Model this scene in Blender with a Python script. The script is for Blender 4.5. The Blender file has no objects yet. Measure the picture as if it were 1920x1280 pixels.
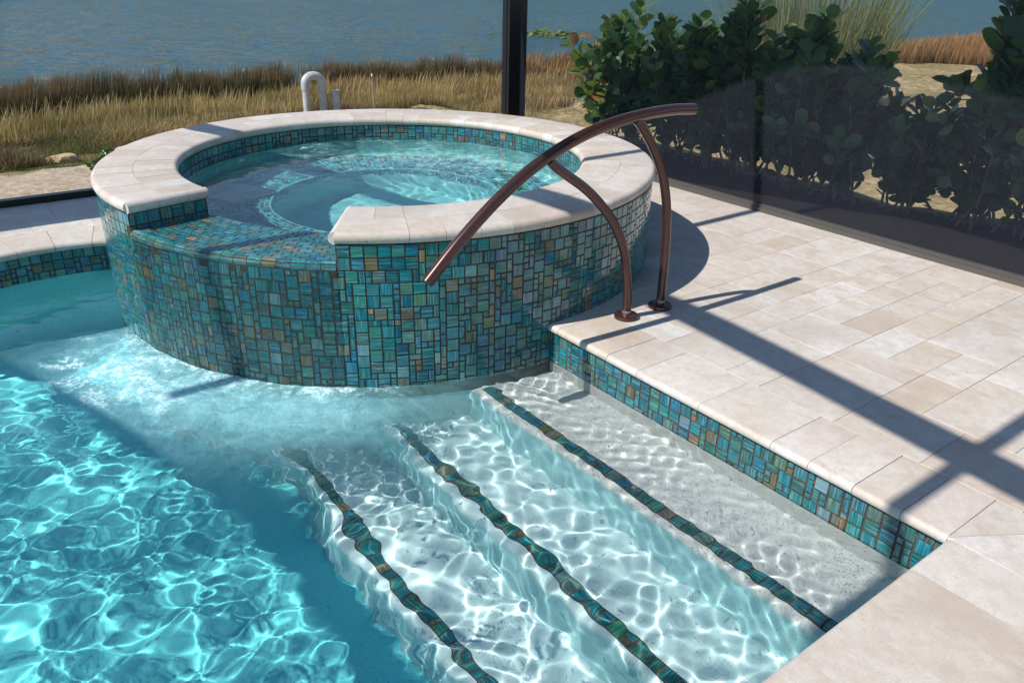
import bpy, math, random
import numpy as np
from mathutils import Matrix, Vector
R_ = math.radians
rng = np.random.RandomState(7); random.seed(7)
sc = bpy.context.scene
COL = sc.collection

# ------------------------------------------------------------------ camera, sky, sun, exposure
cam = bpy.data.cameras.new('camera'); camo = bpy.data.objects.new('camera', cam); COL.objects.link(camo)
sc.camera = camo; cam.lens = 27.893; cam.sensor_width = 36; cam.clip_start = .05; cam.clip_end = 3000
Rv = (0.79871063, -0.60138201, 0.02002523); Uv = (0.24293153, 0.35273348, 0.90363895); Fv = (0.55049578, 0.71688128, -0.42782664)
camo.matrix_world = Matrix(((Rv[0], Uv[0], -Fv[0], 0), (Rv[1], Uv[1], -Fv[1], 0), (Rv[2], Uv[2], -Fv[2], 1.47), (0, 0, 0, 1)))
SUN_EL, SUN_AZ = R_(48), R_(170)          # where the sun stands
wd = bpy.data.worlds.new('World'); sc.world = wd; wd.use_nodes = True
bg = wd.node_tree.nodes['Background']; sky = wd.node_tree.nodes.new('ShaderNodeTexSky'); sky.sky_type = 'NISHITA'; sky.sun_disc = False
sky.sun_elevation = SUN_EL; sky.sun_rotation = R_(90) - SUN_AZ; sky.air_density = 1.0; sky.dust_density = .15; sky.ozone_density = 3.0
wd.node_tree.links.new(sky.outputs[0], bg.inputs[0]); bg.inputs[1].default_value = .125
sl = bpy.data.lights.new('sun', 'SUN'); sl.energy = 4.6; sl.angle = R_(.55); sl.color = (1, .96, .91)
so = bpy.data.objects.new('sun', sl); COL.objects.link(so)
sd = Vector((math.cos(SUN_EL)*math.cos(SUN_AZ), math.cos(SUN_EL)*math.sin(SUN_AZ), math.sin(SUN_EL)))
so.rotation_euler = sd.to_track_quat('Z', 'Y').to_euler(); so.location = sd*20
sl.cycles.is_caustics_light = True        # sunlight really refracted through the waves
sc.view_settings.view_transform = 'Standard'; sc.view_settings.look = 'None'; sc.view_settings.exposure = 0.16; sc.view_settings.gamma = 1
cy = sc.cycles; cy.use_denoising = True; cy.max_bounces = 10; cy.transmission_bounces = 8; cy.transparent_max_bounces = 16
cy.diffuse_bounces = 3; cy.glossy_bounces = 4; cy.sample_clamp_indirect = 6; cy.blur_glossy = .5; cy.caustics_reflective = False
cy.use_adaptive_sampling = False

# ------------------------------------------------------------------ helpers
def tag(o, label=None, cat=None, group=None, kind=None):
    for k, v in (('label', label), ('category', cat), ('group', group), ('kind', kind)):
        if v: o[k] = v
    return o
def empty(name, loc=(0, 0, 0)):
    o = bpy.data.objects.new(name, None); COL.objects.link(o); o.location = loc; o.empty_display_size = .1; return o
class MB:
    """mesh buffer in world coordinates, with a colour and a uv per vertex"""
    def __init__(s): s.v = []; s.f = []; s.c = []; s.uv = []; s.n = 0
    def add(s, verts, faces, col=(1, 1, 1), uv=None):
        verts = [tuple(map(float, p)) for p in verts]; k = s.n
        s.v += verts; s.n += len(verts); s.f += [tuple(k+i for i in f) for f in faces]
        s.c += [tuple(col)+(1.,)]*len(verts) if not (len(col) and hasattr(col[0], '__len__')) else [tuple(c)+(1.,) for c in col]
        s.uv += uv if uv else [(0., 0.)]*len(verts)
    def box(s, a, b, col=(1, 1, 1)):
        x0, y0, z0 = a; x1, y1, z1 = b
        s.add([(x0,y0,z0),(x1,y0,z0),(x1,y1,z0),(x0,y1,z0),(x0,y0,z1),(x1,y0,z1),(x1,y1,z1),(x0,y1,z1)],
              [(3,2,1,0),(4,5,6,7),(0,1,5,4),(1,2,6,5),(2,3,7,6),(3,0,4,7)], col)
    def tube(s, pts, r, seg=16, col=(1, 1, 1), caps=True):
        pts = [Vector(p) for p in pts]; n = len(pts); rs = r if hasattr(r, '__len__') else [r]*n
        t0 = (pts[1]-pts[0]).normalized(); ref = Vector((0, 1, 0)) if abs(t0.y) < .9 else Vector((1, 0, 0))
        a = t0.cross(ref).normalized(); V = []; F = []
        for i, p in enumerate(pts):
            t = (pts[min(i+1, n-1)]-pts[max(i-1, 0)]).normalized(); a = (a-t*a.dot(t)).normalized(); b = t.cross(a)
            V += [p+(a*math.cos(2*math.pi*k/seg)+b*math.sin(2*math.pi*k/seg))*rs[i] for k in range(seg)]
        for i in range(n-1):
            for k in range(seg): F.append((i*seg+k, i*seg+(k+1) % seg, (i+1)*seg+(k+1) % seg, (i+1)*seg+k))
        if caps: F.append(tuple(range(seg-1, -1, -1))); F.append(tuple((n-1)*seg+k for k in range(seg)))
        s.add(V, F, col)
    def lathe(s, prof, c, seg=96, a0=0., a1=2*math.pi, col=(1, 1, 1), close=False):
        """prof: list of (r, z)"""
        full = abs(a1-a0-2*math.pi) < 1e-6; m = seg if full else seg+1; V = []; F = []; k = len(prof)
        for i in range(m):
            a = a0+(a1-a0)*i/seg
            V += [(c[0]+r*math.cos(a), c[1]+r*math.sin(a), z) for r, z in prof]
        for i in range(seg):
            j = (i+1) % m
            for q in range(k if close else k-1):
                q2 = (q+1) % k; F.append((i*k+q, j*k+q, j*k+q2, i*k+q2))
        if close and not full: F.append(tuple(range(k-1, -1, -1))); F.append(tuple((m-1)*k+q for q in range(k)))
        s.add(V, F, col)
    def build(s, name, mat, parent=None, smooth=False, sharp=None, loc=None):
        V = np.array(s.v, dtype=np.float32).reshape(-1, 3)
        o = mesh_obj(name, V, s.f, mat, np.array(s.c, dtype=np.float32), np.array(s.uv, dtype=np.float32), parent, smooth)
        if sharp is not None: o.data.set_sharp_from_angle(angle=R_(sharp))
        return o
def mesh_obj(name, V, F, mat, cols=None, uvs=None, parent=None, smooth=False):
    m = bpy.data.meshes.new(name)
    off = np.array(parent_loc(parent), dtype=np.float32); V = np.asarray(V, dtype=np.float32)-off
    if isinstance(F, np.ndarray):
        k = F.shape[1]; m.vertices.add(len(V)); m.vertices.foreach_set('co', V.ravel()); m.loops.add(F.size)
        m.loops.foreach_set('vertex_index', F.ravel().astype(np.int32)); m.polygons.add(len(F))
        m.polygons.foreach_set('loop_start', np.arange(0, F.size, k, dtype=np.int32)); m.update(calc_edges=True)
    else:
        m.from_pydata(V.tolist(), [], F); m.update()
    if cols is not None:
        a = m.color_attributes.new('Col', 'FLOAT_COLOR', 'POINT'); a.data.foreach_set('color', cols.astype(np.float32).ravel())
    if uvs is not None:
        li = np.empty(len(m.loops), dtype=np.int32); m.loops.foreach_get('vertex_index', li)
        u = m.uv_layers.new(name='UVMap'); u.data.foreach_set('uv', uvs[li].astype(np.float32).ravel())
    m.polygons.foreach_set('use_smooth', np.full(len(m.polygons), bool(smooth)))
    m.materials.append(mat); o = bpy.data.objects.new(name, m); COL.objects.link(o)
    if parent is not None: o.parent = parent
    return o
def parent_loc(p):
    l = Vector((0, 0, 0))
    while p is not None: l = l+p.location; p = p.parent
    return l
class M:
    """small node material writer"""
    def __init__(s, name):
        s.m = bpy.data.materials.new(name); s.m.use_nodes = True; s.t = s.m.node_tree; s.p = s.t.nodes['Principled BSDF']; s.out = s.t.nodes['Material Output']
    def n(s, typ, **kw):
        o = s.t.nodes.new('ShaderNode'+typ)
        for k, v in kw.items(): setattr(o, k, v)
        return o
    def link(s, a, b): s.t.links.new(a, b)
    def set(s, **kw):
        for k, v in kw.items(): 
            i = s.p.inputs[k.replace('_', ' ')]
            if hasattr(v, 'is_output'): s.link(v, i)
            else: i.default_value = (*v, 1) if isinstance(v, tuple) and len(v) == 3 else v
        return s
    def val(s, node, k, v):
        if hasattr(v, 'is_output'): s.link(v, node.inputs[k])
        else: node.inputs[k].default_value = (*v, 1) if isinstance(v, tuple) and len(v) == 3 and node.inputs[k].type == 'RGBA' else v
    def noise(s, scale, detail=3, vec=None, rough=.55, dim='3D', dist=0):
        o = s.n('TexNoise', noise_dimensions=dim); o.inputs['Scale'].default_value = scale; o.inputs['Detail'].default_value = detail
        o.inputs['Roughness'].default_value = rough; o.inputs['Distortion'].default_value = dist
        s.link(vec if vec is not None else s.pos(), o.inputs['Vector']); return o.outputs['Fac']
    def pos(s):
        if not hasattr(s, '_p'): s._p = s.n('NewGeometry').outputs['Position']
        return s._p
    def mapv(s, vec, scale=(1, 1, 1), rot=(0, 0, 0)):
        o = s.n('Mapping'); o.inputs['Scale'].default_value = scale; o.inputs['Rotation'].default_value = rot; s.link(vec, o.inputs['Vector']); return o.outputs[0]
    def ramp(s, f, stops):
        o = s.n('ValToRGB'); s.link(f, o.inputs[0]); e = o.color_ramp.elements
        while len(e) < len(stops): e.new(.5)
        for i, (p, c) in enumerate(stops): e[i].position = p; e[i].color = (c, c, c, 1) if not hasattr(c, '__len__') else (*c, 1)
        return o.outputs[0]
    def mix(s, f, a, b, mode='MIX'):
        o = s.n('Mix', data_type='RGBA', blend_type=mode); s.val(o, 0, f); s.val(o, 6, a); s.val(o, 7, b); return o.outputs[2]
    def math(s, op, a, b=0.): 
        o = s.n('Math', operation=op); s.val(o, 0, a); s.val(o, 1, b); return o.outputs[0]
    def attr(s, name='Col', out='Color'):
        o = s.n('Attribute', attribute_name=name); return o.outputs[out]
    def bump(s, h, strength=.3, dist=.002):
        o = s.n('Bump'); s.val(o, 'Height', h); o.inputs['Strength'].default_value = strength; o.inputs['Distance'].default_value = dist
        s.link(o.outputs[0], s.p.inputs['Normal']); return s

# ------------------------------------------------------------------ dimensions (metres)
XA, YB = 2.137, .690                      # pool edges
XS, YL = 4.509, 5.918                     # enclosure walls
ZW = -.183                                # pool water
SC = np.array([2.153, 4.003]); RO, RJ, RI, RW, RB = 1.501, 1.308, 1.096, 1.4875, 1.112
ZC, TC, ZWEIR, ZSW = .5085, .052, .380, .372   # spa coping top, its thickness, spillway, spa water
AG0, AG1 = R_(-167.8), R_(-126.8)         # opening of the coping above the spillway
PC = np.array([.50, 4.03]); PR = .90      # curved far edge of the pool

# ------------------------------------------------------------------ materials
def travertine(name, wet=0.):
    m = M(name); c = m.attr()
    off = m.n('VectorMath', operation='MULTIPLY_ADD'); m.link(c, off.inputs[0]); off.inputs[1].default_value = (37, 53, 29); m.link(m.pos(), off.inputs[2])
    v = m.mapv(off.outputs[0], (2.6, 2.0, 2.6), (0, 0, .5))
    n1 = m.noise(1.5, 7, v, .66, dist=.35); n2 = m.noise(.9, 3, off.outputs[0]); n3 = m.noise(190, 3)
    col = m.mix(m.ramp(n1, [(.36, 0), (.62, 1)]), c, m.mix(.62, c, (.47, .36, .26)))
    col = m.mix(m.ramp(n2, [(.35, 0), (.7, .55)]), col, m.mix(.5, c, (.80, .78, .74)))
    vein = m.noise(2.6, 8, v, .72, dist=.7); col = m.mix(m.ramp(vein, [(.54, 0), (.66, .5)]), col, (.47, .37, .28))
    n4 = m.noise(22, 5, off.outputs[0], .7); col = m.mix(m.ramp(n4, [(.42, .30), (.56, 0)]), col, (.46, .38, .30)); col = m.mix(m.ramp(n3, [(.3, .22), (.62, 0)]), col, (.25, .20, .16))
    pit = m.noise(34, 3, rough=.7); pm = m.ramp(pit, [(.655, 0), (.70, 1)]); big = m.ramp(m.noise(1.3, 2), [(.45, 0), (.62, 1)])
    pm = m.math('MULTIPLY', pm, big); col = m.mix(m.math('MULTIPLY', pm, .55), col, (.17, .13, .10))
    grime = m.ramp(m.noise(.75, 4), [(.50, 0), (.72, .38)]); col = m.mix(grime, col, (.40, .35, .30))
    m.set(Base_Color=col, Roughness=m.ramp(n2, [(.3, .5), (.8, .72)]), Specular_IOR_Level=.38)
    m.bump(m.math('SUBTRACT', m.math('ADD', m.math('MULTIPLY', n3, .3), m.math('MULTIPLY', n1, .5)), m.math('MULTIPLY', pm, 1.2)), .35, .0012); return m.m
MT = travertine('travertine')
def glass_tile(name, wet=False):
    m = M(name); c = m.attr(); uv = m.n('UVMap').outputs[0]
    st = m.noise(1.0, 4, m.mapv(uv, (.4, 7.5, 1)), .5, '2D'); st2 = m.noise(1.0, 2, m.mapv(uv, (.7, 4.3, 1)), .5, '2D', .4)
    col = m.mix(m.ramp(st, [(.30, .55), (.5, 0)]), c, m.mix(1., c, (.25, .42, .45), 'MULTIPLY'))
    col = m.mix(m.ramp(st, [(.52, 0), (.70, .8)]), col, m.mix(.55, c, (.22, .50, .52)))
    col = m.mix(m.ramp(st2, [(.62, 0), (.74, .4)]), col, (.20, .15, .06))
    col = m.mix(m.ramp(st2, [(.28, .5), (.38, 0)]), col, (.02, .20, .36))
    m.set(Base_Color=col, Roughness=.07, Specular_IOR_Level=.6, Coat_Weight=.35 if wet else .25, Coat_Roughness=.02)
    if wet:
        w = m.noise(1.0, 4, m.mapv(m.pos(), (95, 95, 26)), .7, dist=1.6); m.bump(m.math('ADD', w, m.math('MULTIPLY', st, .3)), .75, .004)
    else: m.bump(m.math('ADD', st, m.noise(20, 2)), .22, .0012)
    return m.m
MG = glass_tile('glass_mosaic'); MGW = glass_tile('wet_glass_mosaic', True)
def simple(name, col, rough=.6, metal=0, spec=.5, nscale=0, namt=.25, bump=0, bs=.001, coat=0):
    m = M(name); c = col
    if nscale:
        n = m.noise(nscale, 5); c = m.mix(m.ramp(n, [(.3, 0), (.7, 1)]), tuple(x*(1-namt) for x in col), tuple(min(1, x*(1+namt)) for x in col))
        if bump: m.bump(n, bump, bs)
    m.set(Base_Color=c, Roughness=rough, Metallic=metal, Specular_IOR_Level=spec, Coat_Weight=coat); return m.m
MGR = simple('grout', (.085, .055, .042), .85, nscale=60, namt=.5)
MORT = simple('joint_mortar', (.36, .29, .22), .9, nscale=25, namt=.35)
def plaster(name, col, speck=.8):
    m = M(name); v = m.n('TexVoronoi', feature='F1'); v.inputs['Scale'].default_value = 80; m.link(m.pos(), v.inputs['Vector']); v.inputs['Randomness'].default_value = 1
    big = m.noise(.9, 4); c = m.mix(m.ramp(big, [(.3, 0), (.7, 1)]), tuple(x*.93 for x in col), tuple(min(1, x*1.05) for x in col))
    n = m.noise(75, 3); c = m.mix(m.ramp(n, [(.35, .22), (.6, 0)]), c, tuple(x*.55 for x in col))
    wn = m.n('TexWhiteNoise'); m.link(v.outputs['Color'], wn.inputs['Vector'])
    keep = m.math('GREATER_THAN', wn.outputs['Value'], .86); dot = m.math('LESS_THAN', v.outputs['Distance'], .26)
    c = m.mix(m.math('MULTIPLY', m.math('MULTIPLY', keep, dot), speck), c, (.035, .045, .05))
    m.set(Base_Color=c, Roughness=.85, Specular_IOR_Level=.2); return m.m
MP1 = plaster('pale_pebble_plaster', (.79, .80, .76), .55); MP2 = plaster('water_tinted_plaster', (.30, .93, .95), .3)
MP3 = plaster('deep_water_tinted_plaster', (.19, .86, .89), .3); MP2B = plaster('light_water_tinted_plaster', (.62, .82, .83), .4); MP2C = plaster('riser_plaster', (.47, .78, .81), .5)  # light absorbed by the water is put into these plaster colours, part by part
MPS = plaster('spa_plaster', (.30, .76, .74), .3)  # same water absorption put into the shell colour
def water(name, tint, foam_col, nsc=40):
    m = M(name); m.set(Base_Color=tint, Roughness=0., IOR=1.333, Transmission_Weight=1.)
    fo = m.attr('Col'); sep = m.n('SeparateColor'); m.link(fo, sep.inputs[0])
    d = m.n('BsdfPrincipled'); d.inputs['Base Color'].default_value = (*foam_col, 1); d.inputs['Roughness'].default_value = .35
    n = m.noise(nsc, 6, m.mapv(m.pos(), (1, 1, 1)), .75, dist=.7); n2 = m.noise(7, 5, rough=.65, dist=1.2)
    f1 = m.math('MULTIPLY', sep.outputs[0], m.ramp(n2, [(.30, .4), (.68, 1)]))            # milky aerated water
    f2 = m.math('MULTIPLY', sep.outputs[1], m.ramp(m.math('MULTIPLY', n, m.math('ADD', n2, .45)), [(.47, 0), (.60, 1)]))  # lacy bubbles
    f = m.math('MINIMUM', m.math('ADD', f1, f2), .96)
    b = m.n('Bump'); b.inputs['Strength'].default_value = .8; b.inputs['Distance'].default_value = .012; m.link(n, b.inputs['Height']); m.link(b.outputs[0], d.inputs['Normal']); m.link(m.mix(m.math('MINIMUM', f2, 1.), tuple(x*y for x, y in zip(foam_col, (.62, .95, .98))), (.85, .95, .96)), d.inputs['Base Color'])
    mx = m.n('MixShader'); m.link(f, mx.inputs[0]); m.link(m.p.outputs[0], mx.inputs[1]); m.link(d.outputs[0], mx.inputs[2]); m.link(mx.outputs[0], m.out.inputs[0])
    return m.m
MWF = M('clear_water_film'); MWF.set(Base_Color=(.97, 1., 1.), Roughness=0., IOR=1.333, Transmission_Weight=1.); MWF = MWF.m
MW = water('pool_water', (.93, 1., 1.), (.62, .88, .90)); MWS = water('spa_water', (.85, .99, 1.), (.62, .85, .86), 55)
MBZ = M('bronze_powder_coat')
_n = MBZ.noise(900, 2); MBZ.set(Base_Color=MBZ.mix(MBZ.ramp(_n, [(.45, 0), (.72, 1)]), (.055, .022, .018), (.20, .10, .085)), Roughness=.25, Metallic=.55, Coat_Weight=.35, Coat_Roughness=.12)
MBZ.bump(_n, .12, .0004); MBZ = MBZ.m
MFR = simple('bronze_aluminium', (.012, .012, .014), .38, .2, nscale=40, namt=.3)
MTR = simple('dusty_aluminium_channel', (.085, .078, .070), .6, nscale=300, namt=.5, bump=.3)
MPVC = simple('grey_white_pvc', (.50, .50, .49), .4, nscale=14, namt=.2)
def meshmat(name, cover, col):
    m = M(name); tr = m.n('BsdfTransparent'); mx = m.n('MixShader'); m.set(Base_Color=col, Roughness=.8, Specular_IOR_Level=.05)
    n = m.noise(2.2, 4); f = m.math('MULTIPLY', m.ramp(n, [(.2, cover*.8), (.8, cover*1.2)]), m.ramp(m.noise(140, 2), [(.3, .75), (.7, 1.)])); sz = m.n('SeparateXYZ'); m.link(m.pos(), sz.inputs[0]); f = m.math('MULTIPLY', f, m.ramp(m.math('ADD', sz.outputs[2], m.math('MULTIPLY', m.noise(25, 3), .12)), [(.08, 1.), (.30, .82)]))
    m.link(f, mx.inputs[0]); m.link(tr.outputs[0], mx.inputs[1]); m.link(m.p.outputs[0], mx.inputs[2]); m.link(mx.outputs[0], m.out.inputs[0]); return m.m
MSC = meshmat('insect_mesh', .18, (.095, .105, .15)); MSCL = meshmat('fine_mesh', .10, (.05, .05, .06))
MST = simple('stem_bark', (.16, .13, .075), .8, nscale=30, namt=.4)
def leafmat(name, tr=.35, rough=.4):
    m = M(name); c = m.attr(); n = m.noise(9, 3); col = m.mix(m.ramp(n, [(.3, 0), (.7, .35)]), c, m.mix(1., c, (.5, .6, .5), 'MULTIPLY'))
    m.set(Base_Color=col, Roughness=rough, Specular_IOR_Level=.45)
    t = m.n('BsdfTranslucent'); m.link(m.mix(1., col, (1.3, 1.5, .6), 'MULTIPLY'), t.inputs[0]); mx = m.n('MixShader'); mx.inputs[0].default_value = tr
    m.link(m.p.outputs[0], mx.inputs[1]); m.link(t.outputs[0], mx.inputs[2]); m.link(mx.outputs[0], m.out.inputs[0]); return m.m
MLF = leafmat('clusia_leaf', .30, .32); MGB = leafmat('grass_blade', .28, .7)

# ------------------------------------------------------------------ tile makers
TB = 1.
def tile_colour():
    r = random.random(); j = lambda a: tuple(max(0, x*random.uniform(.85, 1.15)*k) for x in a); k = random.uniform(.65, 1.35)*TB if TB == 1. else random.choice((.35, .8, 1.6, 3.2, 5.))
    if r < .36: return j((.009, .145, .165))
    if r < .50: return j((.012, .135, .185))
    if r < .80: return j((.028, .150, .135))
    if r < .90: return j((.075, .150, .115))
    if r < .95: return j((.130, .115, .060))
    if r < .968: return j((.24, .14, .05))
    return j((.13, .24, .26))
def put_tile(tm, P, u0, u1, v0, v1, gap=.0028, h=.0026, bev=.0012, sub=1):
    """one glass tile over [u0,u1]x[v0,v1] of the surface P(u,v,height)"""
    a, b, c, d = u0+gap, u1-gap, v0+gap, v1-gap; e = bev; col = tile_colour(); idu, idv = random.uniform(0, 60), random.uniform(0, 60)
    dz = [h+random.uniform(-.0003, .0003) for _ in range(4)]
    lo = [P(a, c, 0), P(b, c, 0), P(b, d, 0), P(a, d, 0)]
    hi = [P(a+e, c+e, dz[0]), P(b-e, c+e, dz[1]), P(b-e, d-e, dz[2]), P(a+e, d-e, dz[3])]
    su, sv = (b-a)/.05, (d-c)/.05
    q = [(0, 0), (su, 0), (su, sv), (0, sv)]
    if random.random() < .45: q = [(y, x) for x, y in q]
    uv = [(x+idu, y+idv) for x, y in q]
    tm.add(lo+hi, [(4, 5, 6, 7), (0, 1, 5, 4), (1, 2, 6, 5), (2, 3, 7, 6), (3, 0, 4, 7)], col, uv+uv)
def mosaic(tm, P, U, V, unit=.0272, keep=None, big=.68, seed=1):
    lr = random.Random(seed)
    nu, nv = max(1, round(U/unit)), max(1, round(V/unit)); su, sv = U/nu, V/nv; occ = np.zeros((nu, nv), bool)
    for j in range(nv-1, -1, -1):
        for i in range(nu):
            if occ[i, j]: continue
            w = h = 1
            r = lr.random(); can = lambda w, h: i+w <= nu and j-h+1 >= 0 and not occ[i:i+w, j-h+1:j+1].any()
            if r < big and can(2, 2): w = h = 2
            elif r < big+.04 and can(2, 1): w = 2
            elif r < big+.08 and can(1, 2): h = 2
            occ[i:i+w, j-h+1:j+1] = True
            u0, u1, v0, v1 = i*su, (i+w)*su, (j-h+1)*sv, (j+1)*sv
            if keep and not keep((u0+u1)/2, (v0+v1)/2): continue
            put_tile(tm, P, u0, u1, v0, v1)
def cylP(c, R, z0, a0, sgn=1):
    return lambda u, v, h: (c[0]+(R+sgn*h)*math.cos(a0+u/R), c[1]+(R+sgn*h)*math.sin(a0+u/R), z0+v)

# ------------------------------------------------------------------ paver makers
def paver_colour():
    r = random.random(); j = random.uniform(.93, 1.06)
    b = (.66, .605, .545) if r < .5 else (.69, .65, .60) if r < .76 else (.63, .55, .46) if r < .92 else (.725, .705, .67)
    return tuple(x*j+random.uniform(-.008, .008) for x in b)
def outside_disc(poly, c, R):
    """polygon minus disc (one crossing in, one out); None when swallowed"""
    P = [np.array(p, float) for p in poly]; ins = [np.hypot(*(p-c)) < R for p in P]
    if all(ins): return None
    n = len(P); out = []; cross = []
    for i in range(n):
        a, b = P[i], P[(i+1) % n]
        if not ins[i]: out.append(('v', a))
        d = b-a; f = a-c; A = d@d; B = 2*f@d; C = f@f-R*R; D = B*B-4*A*C
        if D > 0:
            ts = sorted(t for t in ((-B-math.sqrt(D))/(2*A), (-B+math.sqrt(D))/(2*A)) if 1e-9 < t < 1-1e-9)
            for t in ts: out.append(('x', a+d*t)); cross.append(1)
    if not cross: return poly
    res = []; m = len(out)
    for i in range(m):
        res.append(out[i][1])
        if out[i][0] == 'x' and out[(i+1) % m][0] == 'x':
            p, q = out[i][1], out[(i+1) % m][1]; mid = (p+q)/2
            if np.hypot(*(mid-c)) < R-1e-7:
                a, b = math.atan2(*(p-c)[::-1]), math.atan2(*(q-c)[::-1]); d = (b-a+math.pi) % (2*math.pi)-math.pi
                k = max(2, int(abs(d)/.04))
                res += [c+R*np.array([math.cos(a+d*s/k), math.sin(a+d*s/k)]) for s in range(1, k)]
    return [tuple(p) for p in res] if len(res) > 2 else None
def slab(tm, poly, z1, th, col, ch=.0013, tilt=True):
    P = np.array(poly, float)
    if len(P) < 3: return
    ar = .5*sum(P[i][0]*P[(i+1) % len(P)][1]-P[(i+1) % len(P)][0]*P[i][1] for i in range(len(P)))
    if abs(ar) < 2e-4: return
    if ar < 0: P = P[::-1]
    n = len(P); ins = []
    for i in range(n):
        a, b, c = P[i-1], P[i], P[(i+1) % n]; e1 = (b-a)/(np.linalg.norm(b-a)+1e-12); e2 = (c-b)/(np.linalg.norm(c-b)+1e-12)
        nn = np.array([-e1[1], e1[0]])+np.array([-e2[1], e2[0]]); nn /= np.linalg.norm(nn)+1e-12; ins.append(b+nn*ch*1.2)
    gx, gy = (random.uniform(-.0012, .0012) for _ in range(2)) if tilt else (0, 0); cx, cy_ = P.mean(0); z1 = z1+(random.uniform(-.0007, .0007) if tilt else 0)
    V = [(x, y, z1-th) for x, y in P]+[(x, y, z1-ch+(x-cx)*gx+(y-cy_)*gy) for x, y in P]+[(p[0], p[1], z1+(p[0]-cx)*gx+(p[1]-cy_)*gy) for p in ins]
    F = [tuple(range(2*n, 3*n))]+[(i, (i+1) % n, n+(i+1) % n, n+i) for i in range(n)]+[(n+i, n+(i+1) % n, 2*n+(i+1) % n, 2*n+i) for i in range(n)]
    tm.add(V, F, col)
def french(tm, x0, x1, y0, y1, mod=.1626, gap=.0007, clips=()):
    nx, ny = int(math.ceil((x1-x0)/mod)), int(math.ceil((y1-y0)/mod)); occ = np.zeros((nx, ny), bool)
    for i in range(nx):
        for j in range(ny):
            if occ[i, j]: continue
            for w, h in random.sample([(3, 2), (2, 2), (2, 1), (1, 2), (2, 2), (2, 1), (2, 1), (1, 2)], 8)+[(1, 1)]:
                if i+w <= nx and j+h <= ny and not occ[i:i+w, j:j+h].any(): break
            occ[i:i+w, j:j+h] = True
            a, b, c, d = x0+i*mod+gap, min(x1, x0+(i+w)*mod)-gap, y0+j*mod+gap, min(y1, y0+(j+h)*mod)-gap
            if b-a < .01 or d-c < .01: continue
            poly = [(a, c), (b, c), (b, d), (a, d)]
            for cc, rr in clips:
                if poly: poly = outside_disc(poly, cc, rr)
            if poly: slab(tm, poly, 0, .03, paver_colour())
def nose(t, r=None):
    """rounded coping profile from the lip inwards: (distance from lip, z)"""
    r = t/2; return [(r*(1-math.sin(a)), -r-r*math.cos(a)*1) for a in ()] or [(r-r*math.sin(math.pi*k/8), -r+r*math.cos(math.pi*k/8)) for k in range(9)]
def straight_coping(tm, p0, dirv, inn, cuts, depth, t=.038):
    """pieces along dirv from p0; cuts = distances; the bullnose lies on the line, body goes along inn"""
    p0 = np.array(p0, float); dv = np.array(dirv, float); iv = np.array(inn, float)
    for s0, s1 in zip(cuts[:-1], cuts[1:]):
        prof = [(depth, 0)]+nose(t)+[(depth, -t)]; V = []; col = paver_colour(); dz = random.uniform(-.0008, .0008)
        for s in (s0+.001, s1-.001):
            for d, z in prof: q = p0+dv*s+iv*d; V.append((q[0], q[1], z+dz))
        k = len(prof); F = [(i, (i+1) % k, k+(i+1) % k, k+i) for i in range(k)]+[tuple(range(k-1, -1, -1)), tuple(range(k, 2*k))]
        tm.add(V, F, col)

# ------------------------------------------------------------------ deck (setting)
deck = MB(); t = MB()
e = .157
C_IN = (SC, RW-.02)
straight_coping(deck, (XA, YB), (0, 1), (1, 0), [0, .142, .303, .466, .615, .938, 1.264, 1.44, 1.76, 1.9], .305)
for poly in [[(XA+.02, 2.592), (XA+.305, 2.592), (XA+.305, 2.9), (XA+.02, 2.9)]]:
    q = outside_disc(poly, *C_IN)
    if q: slab(deck, q, 0, .03, paver_colour())
slab(deck, [(XA+.0012, YB-.0006), (XA+.304, YB-.19), (XA+.304, YB-.0008)], 0, .04, paver_colour())
slab(deck, [(XA+.0004, YB-.002), (XA+.0004, YB-.404), (XA+.304, YB-.404), (XA+.304, YB-.1915)], 0, .04, paver_colour())
straight_coping(deck, (XA+.305, YB), (-1, 0), (0, -1), [.305, .52, .83, 1.04, 1.34, 1.66, 1.86, 2.17, 2.47, 2.78, 3.1, 3.4, 3.8, 4.2, 4.6, 5.0, 5.4], .405)
french(deck, XA+.306, XS+.05, YB-.405+.001, YL+.03, clips=[C_IN])
french(deck, -3.1, XA+.305, -3.0, YB-.406)
french(deck, XA+.306, XS+.05, -3.0, YB-.405)
french(deck, -3.1, SC[0]+.28, 4.972, YL+.03, clips=[C_IN, (PC, PR+.305)])
straight_coping(deck, (-.36, 4.67), (-1, 0), (0, 1), [0, .3, .6, .9, 1.2, 1.6, 2.0, 2.4, 2.75], .30)
a = 18.
while a < 136:                            # coping round the curved far edge
    da = random.choice([9., 9., 7., 12.]); c = paver_colour(); tt = MB()
    prof = [(PR+.303, 0)]+[(PR+d, z) for d, z in nose(.045)]+[(PR+.303, -.045)]
    deck.lathe(prof, PC, 5, R_(a+.08), R_(a+da-.08), c, True); a += da
slab(deck, [(-.62, 4.971), (-.355, 4.971), (-.10, 4.971), (-.30, 4.905), (-.355, 4.86)], -.0015, .04, paver_colour())
deck_o = deck.build('deck', MT, None, True, 40); tag(deck_o, kind='structure')
base = MB()
for poly, cl in (([(XA+.05, YB-.35), (XS+.06, YB-.35), (XS+.06, YL+.04), (XA+.05, YL+.04)], [C_IN]), ([(-3.1, -3.), (XS+.06, -3.), (XS+.06, YB-.352), (-3.1, YB-.352)], []),
                 ([(-3.1, 4.99), (XA+.048, 4.99), (XA+.048, YL+.04), (-3.1, YL+.04)], [(SC, RW-.02), (PC, PR+.05)])):
    for cc, rr in cl: poly = outside_disc(poly, cc, rr)
    slab(base, poly, -.0055, .12, (1, 1, 1), tilt=False)
tag(base.build('deck_bed', MORT), kind='structure')

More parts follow.
